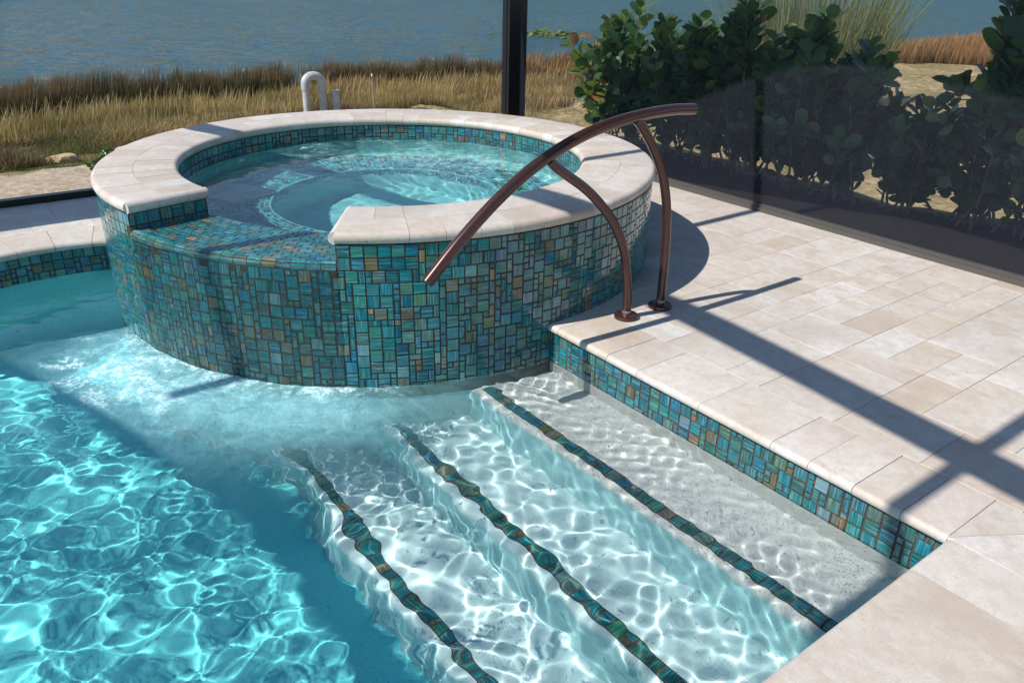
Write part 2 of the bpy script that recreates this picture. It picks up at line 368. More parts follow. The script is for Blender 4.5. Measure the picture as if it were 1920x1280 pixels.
# ------------------------------------------------------------------ swimming pool
pool = empty('swimming_pool', (0, 3, -1.25)); tag(pool, 'turquoise swimming pool with mosaic waterline band and three submerged entry steps', 'swimming pool')
FZ = -1.08
b = MB(); b.box((-3.05, YB-.02, FZ-.1), (2.2, 6.2, FZ)); b.build('pool_floor', MP3, pool)
b = MB()                                  # side walls below the tile band
b.box((XA+.022, YB-.1, FZ), (XA+.1, 2.7, -.2005)); b.box((-3.1, YB-.1, FZ), (XA+.02, YB-.025, -.03)); b.box((-3.12, YB-.02, FZ), (-3.05, 4.7, -.03))
b.lathe([(PR+.024, FZ), (PR+.024, -.199)], PC, 60, R_(0), R_(137)); b.box((-3.1, 4.695, FZ), (-.15, 4.75, -.2))
b.build('pool_wall', MP2, pool)
b = MB(); b.box((XA+.0215, YB-.02, -.34), (XA+.05, 2.7, -.2003)); b.build('step_side_wall', MP1, pool)
b = MB(); b.lathe([(RW-.004, FZ), (RW-.004, -.20)], SC, 160); b.build('spa_foot_plaster', MP2B, pool, True)
def band(b, tl): g = b.build('waterline_band', MGR, pool); tl.build('mosaic_tiles', MG, g); return MB(), MB()
b = MB(); tl = MB()
mosaic(tl, lambda u, v, h: (XA+.022-h, YB-.02+u, -.2+v), 2.0, e); b.box((XA+.0225, YB-.03, -.2), (XA+.06, 2.7, -.04)); b, tl = band(b, tl)
mosaic(tl, cylP(PC, PR+.022, -.2, R_(0), -1), R_(137)*(PR+.022), e); b.lathe([(PR+.0225, -.2), (PR+.0225, -.04)], PC, 60, R_(0), R_(137)); b, tl = band(b, tl)
mosaic(tl, lambda u, v, h: (-3.05+u, 4.69-h, -.2+v), 2.9, e); b.box((-3.05, 4.691, -.2), (-.15, 4.75, -.03))
band(b, tl)
STEP = [(1.757, XA+.03, -.305), (1.372, 1.757, -.565), (.992, 1.372, -.825)]
for x0, x1, z in STEP:
    yl = SC[1]-math.sqrt(max(0, (RW-.01)**2-(x0+.05-SC[0])**2))
    b = MB(); rr = .022; prof = [(x0, z-.03), (x0, z-rr)]+[(x0+rr-rr*math.cos(a_), z-rr+rr*math.sin(a_)) for a_ in np.linspace(.2, math.pi/2, 6)]+[(x1+.02, z), (x1+.02, z-.05)]
    V = [(x, YB-.02, z_) for x, z_ in prof]+[(x, yl+.35, z_) for x, z_ in prof]; k = len(prof)
    b.add(V, [(i, i+1, k+i+1, k+i) for i in range(k-2)]+[tuple(range(k-1, -1, -1)), tuple(range(k, 2*k))])
    st = b.build('step', {-.305: MP1, -.565: MP2B, -.825: MP2B}[z], pool, True, 40)
    b = MB(); b.add([(x0, YB-.02, FZ), (x0, yl+.35, FZ), (x0, yl+.35, z-.03), (x0, YB-.02, z-.03)], [(0, 1, 2, 3)]); b.build('riser', MP2C, st)
    tl = MB(); mosaic(tl, lambda u, v, h: (x0+.032+v, YB+u, z+.0015+h), yl-YB-.03, .054, .027, big=.8); tl.build('nosing_tile_strip', MG, st)
    b = MB(); b.box((x0+.0305, YB-.01, z-.01), (x0+.0865, yl-.025, z+.0012)); b.build('grout_bed', MGR, st)

# ------------------------------------------------------------------ spa
spa = empty('spa', (SC[0], SC[1], 0)); tag(spa, 'raised round spa clad in teal glass mosaic with travertine rim, spilling into the pool', 'spa')
A0 = R_(-180)
b = MB(); b.lathe([(RW-.0005, -.3), (RW-.0005, ZC-TC)], SC, 200, AG1, AG0+2*math.pi); b.lathe([(RW-.0005, -.3), (RW-.0005, ZWEIR-.004)], SC, 60, AG0, AG1)
gw = b.build('outer_wall', MGR, spa, True)
tm = MB(); tmw = MB(); H = ZC-TC+.2
def sector(u, v): a = A0+u/RW; return AG0-.01 < a < AG1+.01
P = cylP(SC, RW, -.2, A0)
mosaic(tm, P, 2*math.pi*RW, H, keep=lambda u, v: (not sector(u, v)))
mosaic(tmw, P, 2*math.pi*RW, H, keep=lambda u, v: sector(u, v) and v < ZWEIR+.2-.034)
tm.build('mosaic_tiles', MG, gw); tmw.build('wet_mosaic_tiles', MGW, gw)
b = MB(); b.lathe([(RB, .10), (RB, ZC-TC)], SC, 200, AG1, AG0+2*math.pi); gi = b.build('inner_wall', MGR, spa, True)
tm = MB(); U = (AG0+2*math.pi-AG1)*RB; mosaic(tm, cylP(SC, RB, ZC-TC-.157, AG1, -1), U, .157)
for ag, sg in ((AG0, 1), (AG1, -1)):      # end faces of the opening
    tn = np.array([-math.sin(ag), math.cos(ag)])*sg; rd = np.array([math.cos(ag), math.sin(ag)])
    mosaic(tm, lambda u, v, h: (*(SC+rd*(RB+.004+u)+tn*(h+.001)), ZWEIR-.01+v), RW-RB-.006, ZC-TC-ZWEIR+.01, .029, big=.9)
    q0, q1 = SC+rd*RB, SC+rd*(RW-.001)
    bb = MB(); bb.add([(*q0, ZWEIR-.05), (*q1, ZWEIR-.05), (*q1, ZC-TC), (*q0, ZC-TC)], [(0, 1, 2, 3)]); bb.build('grout_face', MGR, gi)
tm.build('mosaic_tiles', MG, gi)
# spillway: a rounded lip of tiles and running-bond rows behind it
b = MB(); b.lathe([(RW-.001, ZWEIR-.03), (RW-.004, ZWEIR-.010), (RW-.012, ZWEIR-.003), (RW-.03, ZWEIR), (RI-.002, ZWEIR-.0035), (RI-.010, ZWEIR-.010), (RI-.012, .1)], SC, 60, AG0, AG1)
gs = b.build('spillway', MGR, spa, True, 50); tm = MB(); ang = AG1-AG0; rows = 12; dr = (RW-.026-RI)/rows
for k in range(rows):
    ra = RI+k*dr; rm = ra+dr/2; n = round(ang*rm/.060); off = (k % 2)*.5; zb = ZWEIR-.003*(1-(k+.5)/rows)
    for i in range(-1, n+1):
        a0, a1 = AG0+ang*(i+off)/n, AG0+ang*(i+1+off)/n; a0, a1 = max(a0, AG0), min(a1, AG1)
        if a1-a0 < .008: continue
        Pw = lambda u, v, h: (SC[0]+(ra+v)*math.cos(a0+u/rm), SC[1]+(ra+v)*math.sin(a0+u/rm), zb+h)
        put_tile(tm, Pw, 0, (a1-a0)*rm, 0, dr, .0022, .0026, .001)
n = round(ang*RW/.062)
for i in range(n):                        # lip tiles wrap over the edge
    a0, a1 = AG0+ang*i/n+.0011, AG0+ang*(i+1)/n-.0011; c = tile_colour(); u = random.uniform(0, 50); V = []; UV = []
    pr = [(RW-.0255, ZWEIR+.001), (RW-.024, ZWEIR+.0032), (RW-.013, ZWEIR+.0015), (RW-.004, ZWEIR-.004), (RW+.002, ZWEIR-.014), (RW+.003, ZWEIR-.031), (RW, ZWEIR-.032)]
    for j, aa in enumerate((a0, (a0+a1)/2, a1)):
        for q, (r, z) in enumerate(pr): V.append((SC[0]+r*math.cos(aa), SC[1]+r*math.sin(aa), z)); UV.append((u+j*.5, u+q*.12))
    k = len(pr); F = [(j*k+q, (j+1)*k+q, (j+1)*k+q+1, j*k+q+1) for j in range(2) for q in range(k-1)]+[tuple(range(k-1, -1, -1)), tuple(2*k+q for q in range(k))]
    tm.add(V, F, c, UV)
tm.build('spillway_tiles', MGW, gs, True).data.set_sharp_from_angle(angle=R_(50))
# rim of two courses
cp = MB(); span = AG0+2*math.pi-AG1; N = 56; hb = TC/2
edges = [AG1+span*i/N for i in range(N+1)]
for ring in (0, 1):
    i = 0
    while i < N:
        w = 2 if random.random() < .22 and i < N-1 else 1; a0, a1 = edges[i]+.0006, edges[i+w]-.0006; i += w; dz = random.uniform(-.0006, .0006)
        if ring == 0: prof = [(RJ-.0008, ZC)]+[(RI+d, ZC+z) for d, z in nose(TC)]+[(RJ-.0008, ZC-TC)]
        else: prof = [(RJ+.0008, ZC)]+[(RO-d, ZC+z) for d, z in nose(TC)]+[(RJ+.0008, ZC-TC)]
        cp.lathe([(r, z+dz) for r, z in prof], SC, 4*w, a0, a1, paver_colour(), True)
for ag, sg in ((AG0, 1), (AG1, -1)):      # rounded ends facing the spillway
    tn = np.array([-math.sin(ag), math.cos(ag)])*sg; rd = np.array([math.cos(ag), math.sin(ag)])
    cuts = [RI+.012, RI+.115, RI+.25, RO-.012]
    for r0, r1 in zip(cuts[:-1], cuts[1:]):
        V = []; pr = [(-.001, 0)]+[(.026-d, z) for d, z in nose(TC)]+[(-.001, -TC)]
        for r in (r0+.0006, r1-.0006):
            for d, z in pr: q = SC+rd*r+tn*d; V.append((*q, ZC+z))
        k = len(pr); cp.add(V, [(i, (i+1) % k, k+(i+1) % k, k+i) for i in range(k)]+[tuple(range(k-1, -1, -1)), tuple(range(k, 2*k))], paver_colour())
cp.build('travertine_rim', MT, spa, True, 40)
# basin with seat and mosaic seat edge
SZ, SF, SR = -.06, -.52, .66
b = MB(); b.lathe([(RB-.002, .31), (RB-.006, .2), (RB-.012, SZ+.05), (RB-.05, SZ), (SR, SZ), (SR-.012, SZ-.012), (SR-.02, SF+.05), (SR-.07, SF), (.001, SF)], SC, 120)
ba = b.build('basin', MPS, spa, True, 50); tm = MB()
def seatP(u, v, h): r = 1.0-v; return (SC[0]+r*math.cos(u/.74), SC[1]+r*math.sin(u/.74), SZ+.002+h)
TB = 3.6
mosaic(tm, seatP, 2*math.pi*.74, 1.0-SR-.004, .0262, big=.12); mosaic(tm, cylP(SC, SR-.012, SZ-.18, 0, -1), 2*math.pi*(SR-.012), .165, .0262, big=.2)
tm.build('seat_edge_mosaic', MG, ba); TB = 1.
b = MB(); b.lathe([(.0, SF+.004), (.075, SF+.008), (.085, SF+.002)], SC+np.array([.12, .1]), 24); b.build('floor_drain_cover', MPVC, ba, True)

# ------------------------------------------------------------------ water
def wave_set(seed, comps):
    r = np.random.RandomState(seed); W = []
    for lam, amp, n, d0, spread in comps:
        for _ in range(n):
            l = lam*r.uniform(.75, 1.3); a = d0+r.uniform(-spread, spread); W.append((2*np.pi/l*np.cos(a), 2*np.pi/l*np.sin(a), r.uniform(0, 6.28), amp/np.sqrt(n)*(l/lam)**1.2))
    return W
def ev(W, X, Y):
    Z = np.zeros_like(X)
    for kx, ky, ph, a in W: Z += a*np.sin(kx*X+ky*Y+ph)
    return Z
def vnoise(X, Y, s, seed):
    r = np.random.RandomState(seed); T = r.rand(64, 64); x, y = X/s+100, Y/s+100; i, j = np.floor(x).astype(int), np.floor(y).astype(int); u, v = x-i, y-j; u = u*u*(3-2*u); v = v*v*(3-2*v)
    g = lambda a, b: T[a % 64, b % 64]
    return g(i, j)*(1-u)*(1-v)+g(i+1, j)*u*(1-v)+g(i, j+1)*(1-u)*v+g(i+1, j+1)*u*v
def grid(xs, ys):
    X, Y = np.meshgrid(xs, ys); i = np.arange(X.size).reshape(X.shape)
    return X, Y, np.stack([i[:-1, :-1], i[:-1, 1:], i[1:, 1:], i[1:, :-1]], -1).reshape(-1, 4)
sm = lambda x, a, b: np.clip((x-a)/(b-a), 0, 1)**2*(3-2*np.clip((x-a)/(b-a), 0, 1))
def drop_unused(V, F, C):
    used = np.unique(F); mp = np.full(len(V), -1); mp[used] = np.arange(len(used)); return V[used], mp[F], C[used]
dx = .0095
X, Y, F = grid(np.concatenate([np.linspace(-3.05, -1.45, 30), np.arange(-1.45+dx, XA+.03, dx)]), np.arange(YB-.03, 5.02, dx))
rs = np.hypot(X-SC[0], Y-SC[1]); an = np.arctan2(Y-SC[1], X-SC[0])
swell = ev(wave_set(3, [(.95, .0042, 5, .6, 3.14), (.52, .0036, 8, .6, 3.14), (.30, .0024, 12, .6, 3.14)]), X, Y)
mid = ev(wave_set(4, [(.17, .0017, 14, 0, 3.14), (.10, .00085, 16, 0, 3.14)]), X, Y)
rip = ev(wave_set(5, [(.072, .0013, 12, -1.9, .8), (.047, .00065, 12, -1.7, 1.1)]), X, Y)
fine = ev(wave_set(6, [(.075, .0010, 10, 0, 3.14), (.045, .0005, 10, 0, 3.14)]), X, Y)
web = ev(wave_set(15, [(.105, .00055, 16, 0, 3.14), (.066, .00036, 18, 0, 3.14)]), X, Y)*sm(X, .75, 1.25)
shelf = sm(X, 1.45, 1.95)                 # the water lies calmer over the top steps
spill = np.exp(-((rs-RW)/.42)**2)*sm(-np.abs(an-R_(-150)), -.75, -.30)
Z = ZW+swell*(1-.80*shelf)+mid*(1-.80*shelf)*(.62-.08*sm(X, .55, 1.1))+rip*(.30+.70*sm(vnoise(X, Y, .35, 2), .25, .75))*(.25+.75*shelf)+fine*spill+web*(1-.62*shelf)
far = sm(Y, 3.9, 4.7)*sm(-X, -1.0, 0.); Z = ZW+(Z-ZW)*(1-.55*far)
vn = vnoise(X, Y, .28, 8)*.6+vnoise(X, Y, .09, 9)*.4
milky = np.clip(np.exp(-((rs-RW)/.46)**2)*sm(-np.abs(an-R_(-140)), -.95, -.35)*(.70+.8*vn), 0, .85)*(1-.75*sm(X, 1.0, 1.6)); milky = milky*(1-.5*sm(-Y, -2.75, -2.2))
streak = np.exp(-((rs-RW-.28)/.22)**2)*sm(-np.abs(an-R_(-166)), -.5, -.1)*sm(vn, .3, .7)
lace = np.clip(np.exp(-((rs-RW)/.10)**2)*sm(-np.abs(an-R_(-148)), -.62, -.35)*1.0+streak*1.1, 0, 1)
C = np.stack([milky, lace, 0*lace, 0*lace+1], -1).reshape(-1, 4)
V = np.stack([X, Y, Z], -1).reshape(-1, 3); fc = V[F].mean(1)
inpool = (np.hypot(fc[:, 0]-SC[0], fc[:, 1]-SC[1]) > RW-.02) & ((fc[:, 1] < 4.71) | (np.hypot(fc[:, 0]-PC[0], fc[:, 1]-PC[1]) < PR+.03)) & (fc[:, 0]+.0*fc[:, 1] < XA+.03)
V, F, C = drop_unused(V, F[inpool], C)
wo = mesh_obj('pool_water', V, F, MW, C, smooth=True); tag(wo, kind='structure')
X, Y, F = grid(np.arange(SC[0]-1.12, SC[0]+1.12, .0135), np.arange(SC[1]-1.12, SC[1]+1.12, .0135)); rs = np.hypot(X-SC[0], Y-SC[1])
Z = ZSW+.8*ev(wave_set(11, [(.26, .0010, 8, 0, 3.14), (.12, .00050, 12, 0, 3.14), (.065, .00018, 14, 0, 3.14)]), X, Y)*(.45+.9*sm(X, 1.6, 2.7))
boil = np.exp(-(np.hypot(X-2.75, Y-4.35)/.50)**2)+.9*np.exp(-(np.hypot(X-2.1, Y-4.95)/.42)**2)+.6*np.exp(-(np.hypot(X-2.95, Y-3.75)/.3)**2)
vn = vnoise(X, Y, .11, 12)*.5+vnoise(X, Y, .035, 13)*.5
Z += boil*.004*(vn-.5)
C = np.stack([np.clip(boil*.33*vn, 0, .5), np.clip(boil*.8*sm(vn, .35, .75), 0, 1), 0*X, 0*X+1], -1).reshape(-1, 4); V = np.stack([X, Y, Z], -1).reshape(-1, 3)
fc = V[F].mean(1); V, F, C = drop_unused(V, F[np.hypot(fc[:, 0]-SC[0], fc[:, 1]-SC[1]) < RB+.004], C)
ws = mesh_obj('spa_water', V, F, MWS, C, smooth=True); tag(ws, kind='structure')
path = [(RW+.0052, ZWEIR-.012), (RW+.0068, ZWEIR-.017), (RW+.0080, ZWEIR-.022)]+[(RW+.0085, z) for z in np.arange(ZWEIR-.028, ZW-.02, -.006)]
path = np.array(path); na = 330; A_, K_ = np.meshgrid(np.linspace(AG0+.004, AG1-.004, na), np.arange(len(path)), indexing='ij'); seg = np.r_[0, np.cumsum(np.hypot(*np.diff(path, axis=0).T))]
S_, T_ = A_*RW, seg[K_]; dn = np.gradient(path, axis=0); dn /= np.linalg.norm(dn, axis=1)[:, None]; nr, nz = -dn[:, 1][K_], dn[:, 0][K_]
fallz = sm(T_, .0, .06); h_ = (vnoise(S_, T_*.22+7, .013, 71)-.5)*.0019*fallz+(vnoise(S_+3, T_*.35, .0075, 72)-.5)*.0011*fallz+(vnoise(S_, T_, .03, 73)-.5)*.0014*fallz+(vnoise(S_*.6+T_*.3, T_-S_*.2, .04, 74)-.5)*.0010*(1-fallz)
rr_ = path[:, 0][K_]+nr*h_; zz_ = path[:, 1][K_]+nz*h_; V = np.stack([SC[0]+rr_*np.cos(A_), SC[1]+rr_*np.sin(A_), zz_], -1).reshape(-1, 3)
i_ = np.arange(A_.size).reshape(A_.shape); F = np.stack([i_[:-1, :-1], i_[:-1, 1:], i_[1:, 1:], i_[1:, :-1]], -1).reshape(-1, 4)
wf = mesh_obj('spillover_water', V, F, MWF, smooth=True); tag(wf, kind='structure')
for o in (wo, ws, wf): o.cycles.is_caustics_caster = True
for o in bpy.data.objects:
    if o.type == 'MESH' and o.name.split('.')[0] in ('pool_floor', 'pool_wall', 'step_side_wall', 'step', 'riser', 'nosing_tile_strip', 'grout_bed', 'spa_foot_plaster', 'basin', 'seat_edge_mosaic', 'floor_drain_cover', 'mosaic_tiles', 'waterline_band', 'outer_wall', 'wet_mosaic_tiles', 'spillway', 'spillway_tiles', 'grout_face'):
        o.cycles.is_caustics_receiver = True

# ------------------------------------------------------------------ handrail
def smooth_path(pts, n=10):
    P = [np.array(p, float) for p in pts]; P = [2*P[0]-P[1]]+P+[2*P[-1]-P[-2]]; out = []
    for i in range(1, len(P)-2):
        for k in range(n):
            t_ = k/n; out.append(.5*((2*P[i])+(-P[i-1]+P[i+1])*t_+(2*P[i-1]-5*P[i]+4*P[i+1]-P[i+2])*t_**2+(-P[i-1]+3*P[i]-3*P[i+1]+P[i+2])*t_**3))
    return out+[P[-2]]
hr = empty('pool_handrail', (2.6, 2.37, 0)); tag(hr, 'curved bronze-brown metal handrail on two bowed posts beside the spa', 'handrail')
RY = 2.37
b = MB(); b.tube([(x, RY, z) for x, z in smooth_path([(1.418, .402), (1.578, .548), (1.754, .682), (1.934, .786), (2.124, .859), (2.300, .899), (2.491, .921), (2.665, .926), (2.795, .918)])], .0235, 28)
b.build('rail', MBZ, hr, True, 40)
for pp in ([(1.984, .790), (2.020, .758), (2.084, .715), (2.192, .642), (2.299, .545), (2.375, .450), (2.436, .335), (2.470, .204), (2.484, .10), (2.487, .004)], [(2.440, .905), (2.472, .880), (2.546, .795), (2.612, .695), (2.658, .594), (2.689, .478), (2.706, .344), (2.713, .2), (2.713, .1), (2.712, .004)]):
    b = MB(); b.tube([(x, RY, z) for x, z in smooth_path(pp, 6)], .0205, 24); po = b.build('post', MBZ, hr, True, 40)
    x = pp[-1][0]; b = MB(); b.lathe([(.0001, .024), (.024, .024), (.027, .021), (.050, .019), (.0555, .015), (.057, .009), (.057, .001), (.0001, .001)], (x, RY), 40); b.build('flange', MBZ, po, True, 35)
    b = MB(); b.lathe([(.0212, .024), (.0222, .027), (.0222, .036), (.0212, .038)], (x, RY), 30); b.build('collar', simple('worn_steel', (.30, .26, .22), .4, .6, nscale=120, namt=.5), po, True)

# ------------------------------------------------------------------ screen enclosure
en = empty('pool_enclosure', (XS, YL, 0)); tag(en, 'dark bronze framed pool screen enclosure with a heavy corner post and see-through mesh walls', 'screen enclosure')
RP = [(-3, 2.05), (-1, 2.5), (1.085, 2.79), (2.77, 3.0), (3.3, 3.0), (5.35, 2.12), (YL, 1.90)]
def roofz(y): return float(np.mean([np.interp(y+d, [p[0] for p in RP], [p[1] for p in RP]) for d in np.linspace(-.45, .45, 7)]))
b = MB(); b.box((XS-.10, YL-.045, .0), (XS+.09, YL+.06, 1.9)); b.box((XS-.105, YL-.006, .0), (XS-.098, YL+.02, 1.9)); b.build('corner_post', MFR, en)
b = MB(); b.box((XS-.012, -3.0, 0), (XS+.032, YL-.047, .028)); b.box((XS+.004, -3.0, .026), (XS+.034, YL-.047, .047)); rl = b.build('bottom_rail', MTR, en)
MSW = simple('screw_steel', (.1, .09, .08), .4, .8)
for y in np.arange(.4, 5.2, .42): b = MB(); b.lathe([(.0001, .0315), (.005, .031), (.0062, .028)], (XS-.003, y+.05), 8); b.build('screw_head', MSW, rl)
b = MB(); b.box((-3.1, YL-.012, 0), (XS-.102, YL+.05, .045)); b.build('bottom_rail', MFR, en)
b = MB(); b.add([(XS+.012, -3, .04), (XS+.012, YL-.05, .04), (XS+.012, YL-.05, 1.9), (XS+.012, 3.3, 3), (XS+.012, 2.77, 3), (XS+.012, -3, 2.1)], [(0, 1, 2, 3, 4, 5)]); b.build('mesh_panel', MSC, en)
b = MB(); b.add([(-3.1, YL+.02, .04), (XS-.1, YL+.02, .04), (XS-.1, YL+.02, 1.9), (-3.1, YL+.02, 1.9)], [(0, 1, 2, 3)]); b.build('mesh_panel', MSCL, en)
def roofbar(x, w, h, ys, name='roof_beam'):
    b = MB(); V = []; F = []
    for y in ys:
        z = roofz(y); V += [(x-w/2, y, z-h), (x+w/2, y, z-h), (x+w/2, y, z), (x-w/2, y, z)]
    for i in range(len(ys)-1):
        for k in range(4): F.append((4*i+k, 4*i+(k+1) % 4, 4*i+4+(k+1) % 4, 4*i+4+k))
    F += [(3, 2, 1, 0), tuple(4*(len(ys)-1)+k for k in range(4))]; b.add(V, F); b.build(name, MFR, en)
YS = [-3, -1, 0, .6, 1.1, 1.6, 2.1, 2.5, 2.8, 3.1, 3.4, 3.8, 4.2, 4.6, 5.0, 5.4, YL+.05]
for x0 in (.20, -2.33): roofbar(x0, .055, .17, YS)
for y in (3.62, 1.28, -1.1):
    z = roofz(y)-.03; b = MB(); b.box((-2.0 if y > 3 else -2.33, y-.03, z-.055), (XS, y+.03, z)); b.build('purlin', MFR, en)
b = MB(); b.box((-3.1, YL-.02, 1.82), (XS+.1, YL+.06, 1.9)); b.build('eave_beam', MFR, en)
b = MB(); b.box((-4.2, 5.66, 1.86), (-.62, 6.5, 1.9)); b.build('added_shade_panel', MFR, en)  # added out of view, cut to shade only the far-left deck
b = MB(); V = []  # solid strip added out of view to shade the upper mesh and hedge
for y in YS: z = roofz(y)+.012; V += [(2.74, y, z), (4.3, y, z), (4.3, y, z+.04), (2.74, y, z+.04)]
b.add(V, [(4*i+k, 4*i+(k+1) % 4, 4*i+4+(k+1) % 4, 4*i+4+k) for i in range(len(YS)-1) for k in range(4)]+[(3, 2, 1, 0), tuple(4*(len(YS)-1)+k for k in range(4))]); b.build('added_shade_panel', MFR, en)

# ------------------------------------------------------------------ ground and lake
def shore(x): return 15.7-2.6*sm(np.asarray(x, float), 14, 30)-.5*np.sin(np.asarray(x)*.55+1)-.25*np.sin(np.asarray(x)*1.7)
def tz(x, y):
    s = np.clip((y-6.8)/(shore(x)-6.8), 0, 1.6); near = -.085-.81*s**.9
    bump = (vnoise(x, y, .5, 21)-.5)*.07+(vnoise(x, y, .17, 22)-.5)*.035+(vnoise(x, y, 1.7, 20)-.5)*.12
    near = near-.42*sm(x, 5.9, 6.9)*(1-sm(y, 7., 13.))
    return near+bump*sm(np.maximum(y-6.1, x-4.9), .0, 1.2)-.9*sm(y, shore(x), shore(x)+6)
xs = np.concatenate([np.array([-400, -120, -40, -15, -6, -3.2]), np.arange(-2.5, 12, .07), np.arange(12, 40, .35), np.array([60, 120, 400.])])
ysg = np.concatenate([np.array([-300, -60, -15, -4]), np.arange(-3, 5.9, .3), np.arange(5.9, 17.5, .07), np.array([20, 24, 30, 60, 200, 900.])])
X, Y, F = grid(xs, ysg); Z = tz(X, Y); Z = np.where(Y > 20, -2.5, Z)
V = np.stack([X, Y, Z], -1).reshape(-1, 3); fc = V[F].mean(1)
F = F[~((fc[:, 0] > -3.05) & (fc[:, 0] < XS-.1) & (fc[:, 1] > -3.0) & (fc[:, 1] < YL-.1))]
m = M('shore_ground'); n1 = m.noise(1.1, 5); n2 = m.noise(9, 5, rough=.7); n3 = m.noise(120, 3); sx = m.n('SeparateXYZ'); m.link(m.pos(), sx.inputs[0])
sand = m.mix(m.ramp(m.noise(14, 7, rough=.75), [(.40, 0), (.60, 1)]), (.42, .32, .22), (.64, .53, .39)); straw = m.mix(m.ramp(n2, [(.3, 0), (.7, 1)]), (.15, .10, .045), (.34, .25, .12)); green = m.mix(m.ramp(n2, [(.3, 0), (.7, 1)]), (.05, .075, .02), (.14, .15, .05))
yy = m.math('ADD', sx.outputs[1], m.math('MULTIPLY', m.math('SUBTRACT', n1, .5), 2.6))
gcol = m.mix(m.ramp(m.math('DIVIDE', m.math('SUBTRACT', yy, 6), 10), [(.16, 0), (.22, 1)]), sand, m.mix(m.ramp(n1, [(.42, 0), (.6, 1)]), straw, green))
lawn = m.mix(m.ramp(n1, [(.35, 0), (.65, 1)]), m.mix(m.ramp(n2, [(.38, 0), (.62, 1)]), (.26, .18, .085), (.60, .45, .25)), m.mix(m.ramp(n2, [(.38, 0), (.62, 1)]), (.16, .15, .05), (.38, .30, .14)))
rt = m.ramp(m.math('DIVIDE', m.math('SUBTRACT', sx.outputs[0], 4.9), 1.4), [(.0, 0), (.4, 1)])
gcol = m.mix(rt, gcol, lawn)
mulch = m.ramp(m.math('ADD', m.math('DIVIDE', m.math('SUBTRACT', sx.outputs[0], 5.75), .6), m.math('SUBTRACT', n2, .5)), [(.0, 1), (.3, 0)]); dirt = m.mix(m.ramp(n3, [(.66, 0), (.74, 1)]), (.020, .017, .016), (.30, .26, .22))
gcol = m.mix(m.math('MULTIPLY', mulch, m.math('GREATER_THAN', sx.outputs[0], 4.5)), gcol, dirt)
gcol = m.mix(m.ramp(n3, [(.3, .5), (.55, 0)]), gcol, m.mix(1., gcol, (.4, .38, .34), 'MULTIPLY'))
m.set(Base_Color=gcol, Roughness=.95, Specular_IOR_Level=.1); m.bump(m.math('ADD', n2, m.math('MULTIPLY', n3, .4)), .8, .03); MGD = m.m
tag(mesh_obj('ground', V, F, MGD, smooth=True), kind='structure')
m = M('lake_surface'); v = m.mapv(m.pos(), (1, 1.9, 1), (0, 0, R_(-37))); w1 = m.noise(1.0, 7, v, .66, dist=.5); w2 = m.noise(.22, 3, v); w3 = m.noise(7, 3, v, .6)
lc = m.mix(m.ramp(w2, [(.35, 0), (.65, 1)]), (.014, .110, .190), (.030, .130, .180)); lc = m.mix(m.ramp(w1, [(.46, .0), (.54, .85)]), lc, (.060, .110, .095))  # ripple light and dark painted as streaks into the base colour
m.set(Base_Color=lc, Roughness=.6, Specular_IOR_Level=0.)
gl = m.n('BsdfGlossy'); gl.inputs['Roughness'].default_value = .12; mxl = m.n('MixShader'); mxl.inputs[0].default_value = .13; m.link(m.p.outputs[0], mxl.inputs[1]); m.link(gl.outputs[0], mxl.inputs[2]); m.link(mxl.outputs[0], m.out.inputs[0])
bp = m.n('Bump'); bp.inputs['Strength'].default_value = .9; bp.inputs['Distance'].default_value = .5; m.link(m.math('ADD', w1, m.math('MULTIPLY', w3, .18)), bp.inputs['Height']); m.link(bp.outputs[0], m.p.inputs['Normal']); m.link(bp.outputs[0], gl.inputs['Normal'])
b = MB(); b.add([(-900, 9, -.93), (1500, 9, -.93), (1500, 2200, -.93), (-900, 2200, -.93)], [(0, 1, 2, 3)]); tag(b.build('lake_water', m.m), kind='structure')

# ------------------------------------------------------------------ grasses (nobody could count them)
def blades(name, n, xr, yr, hfun, cfun, width, lean=.35, dens=None, wind=(.25, .1), seed=0, curl=.5):
    r = np.random.RandomState(seed); x = r.uniform(*xr, n*3); y = r.uniform(*yr, n*3)
    k = (dens(x, y) > r.rand(n*3)) if dens is not None else np.ones(n*3, bool); x, y = x[k][:n], y[k][:n]; n = len(x)
    h = hfun(x, y, r); z = tz(x, y)-.01; a = r.uniform(0, 6.28, n); l = np.abs(r.normal(0, lean, n)); d = np.stack([np.cos(a)*l+wind[0]*h, np.sin(a)*l+wind[1]*h], -1)
    b = r.uniform(0, 3.14, n); s = np.stack([np.cos(b), np.sin(b)], -1)*(width*r.uniform(.6, 1.3, n))[:, None]/2
    P = []
    for t_, w in ((0, 1.), (.45, .85), (.8, .5), (1., .06)):
        c = np.stack([x, y], -1)+d*h[:, None]*(t_**1.6)*(1 if curl else t_); zz = z+h*t_*(1-curl*.35*t_*np.minimum(1, np.hypot(d[:, 0], d[:, 1])*1.2))
        P += [np.c_[c-s*w, zz], np.c_[c+s*w, zz]]
    V = np.stack(P, 1); F0 = np.array([[0, 1, 3, 2], [2, 3, 5, 4], [4, 5, 7, 6]]); F = (F0[None]+(np.arange(n)*8)[:, None, None]).reshape(-1, 4)
    c0, c1 = cfun(x, y, r); C = np.stack([c0*.55, c0*.55, c0, c0, (c0+c1)/2, (c0+c1)/2, c1, c1], 1); C = np.concatenate([C, np.ones((*C.shape[:2], 1))], 2).reshape(-1, 4)  # roots darkened to stand for self-shading; paler tips are blade colour
    return tag(mesh_obj(name, V.reshape(-1, 3), F, MGB, np.clip(C, 0, 1)), name.replace('_', ' ')+' along the lake shore', 'grass', kind='stuff')
def mixc(A, B, t_): return np.array(A)[None]*(1-t_[:, None])+np.array(B)[None]*t_[:, None]
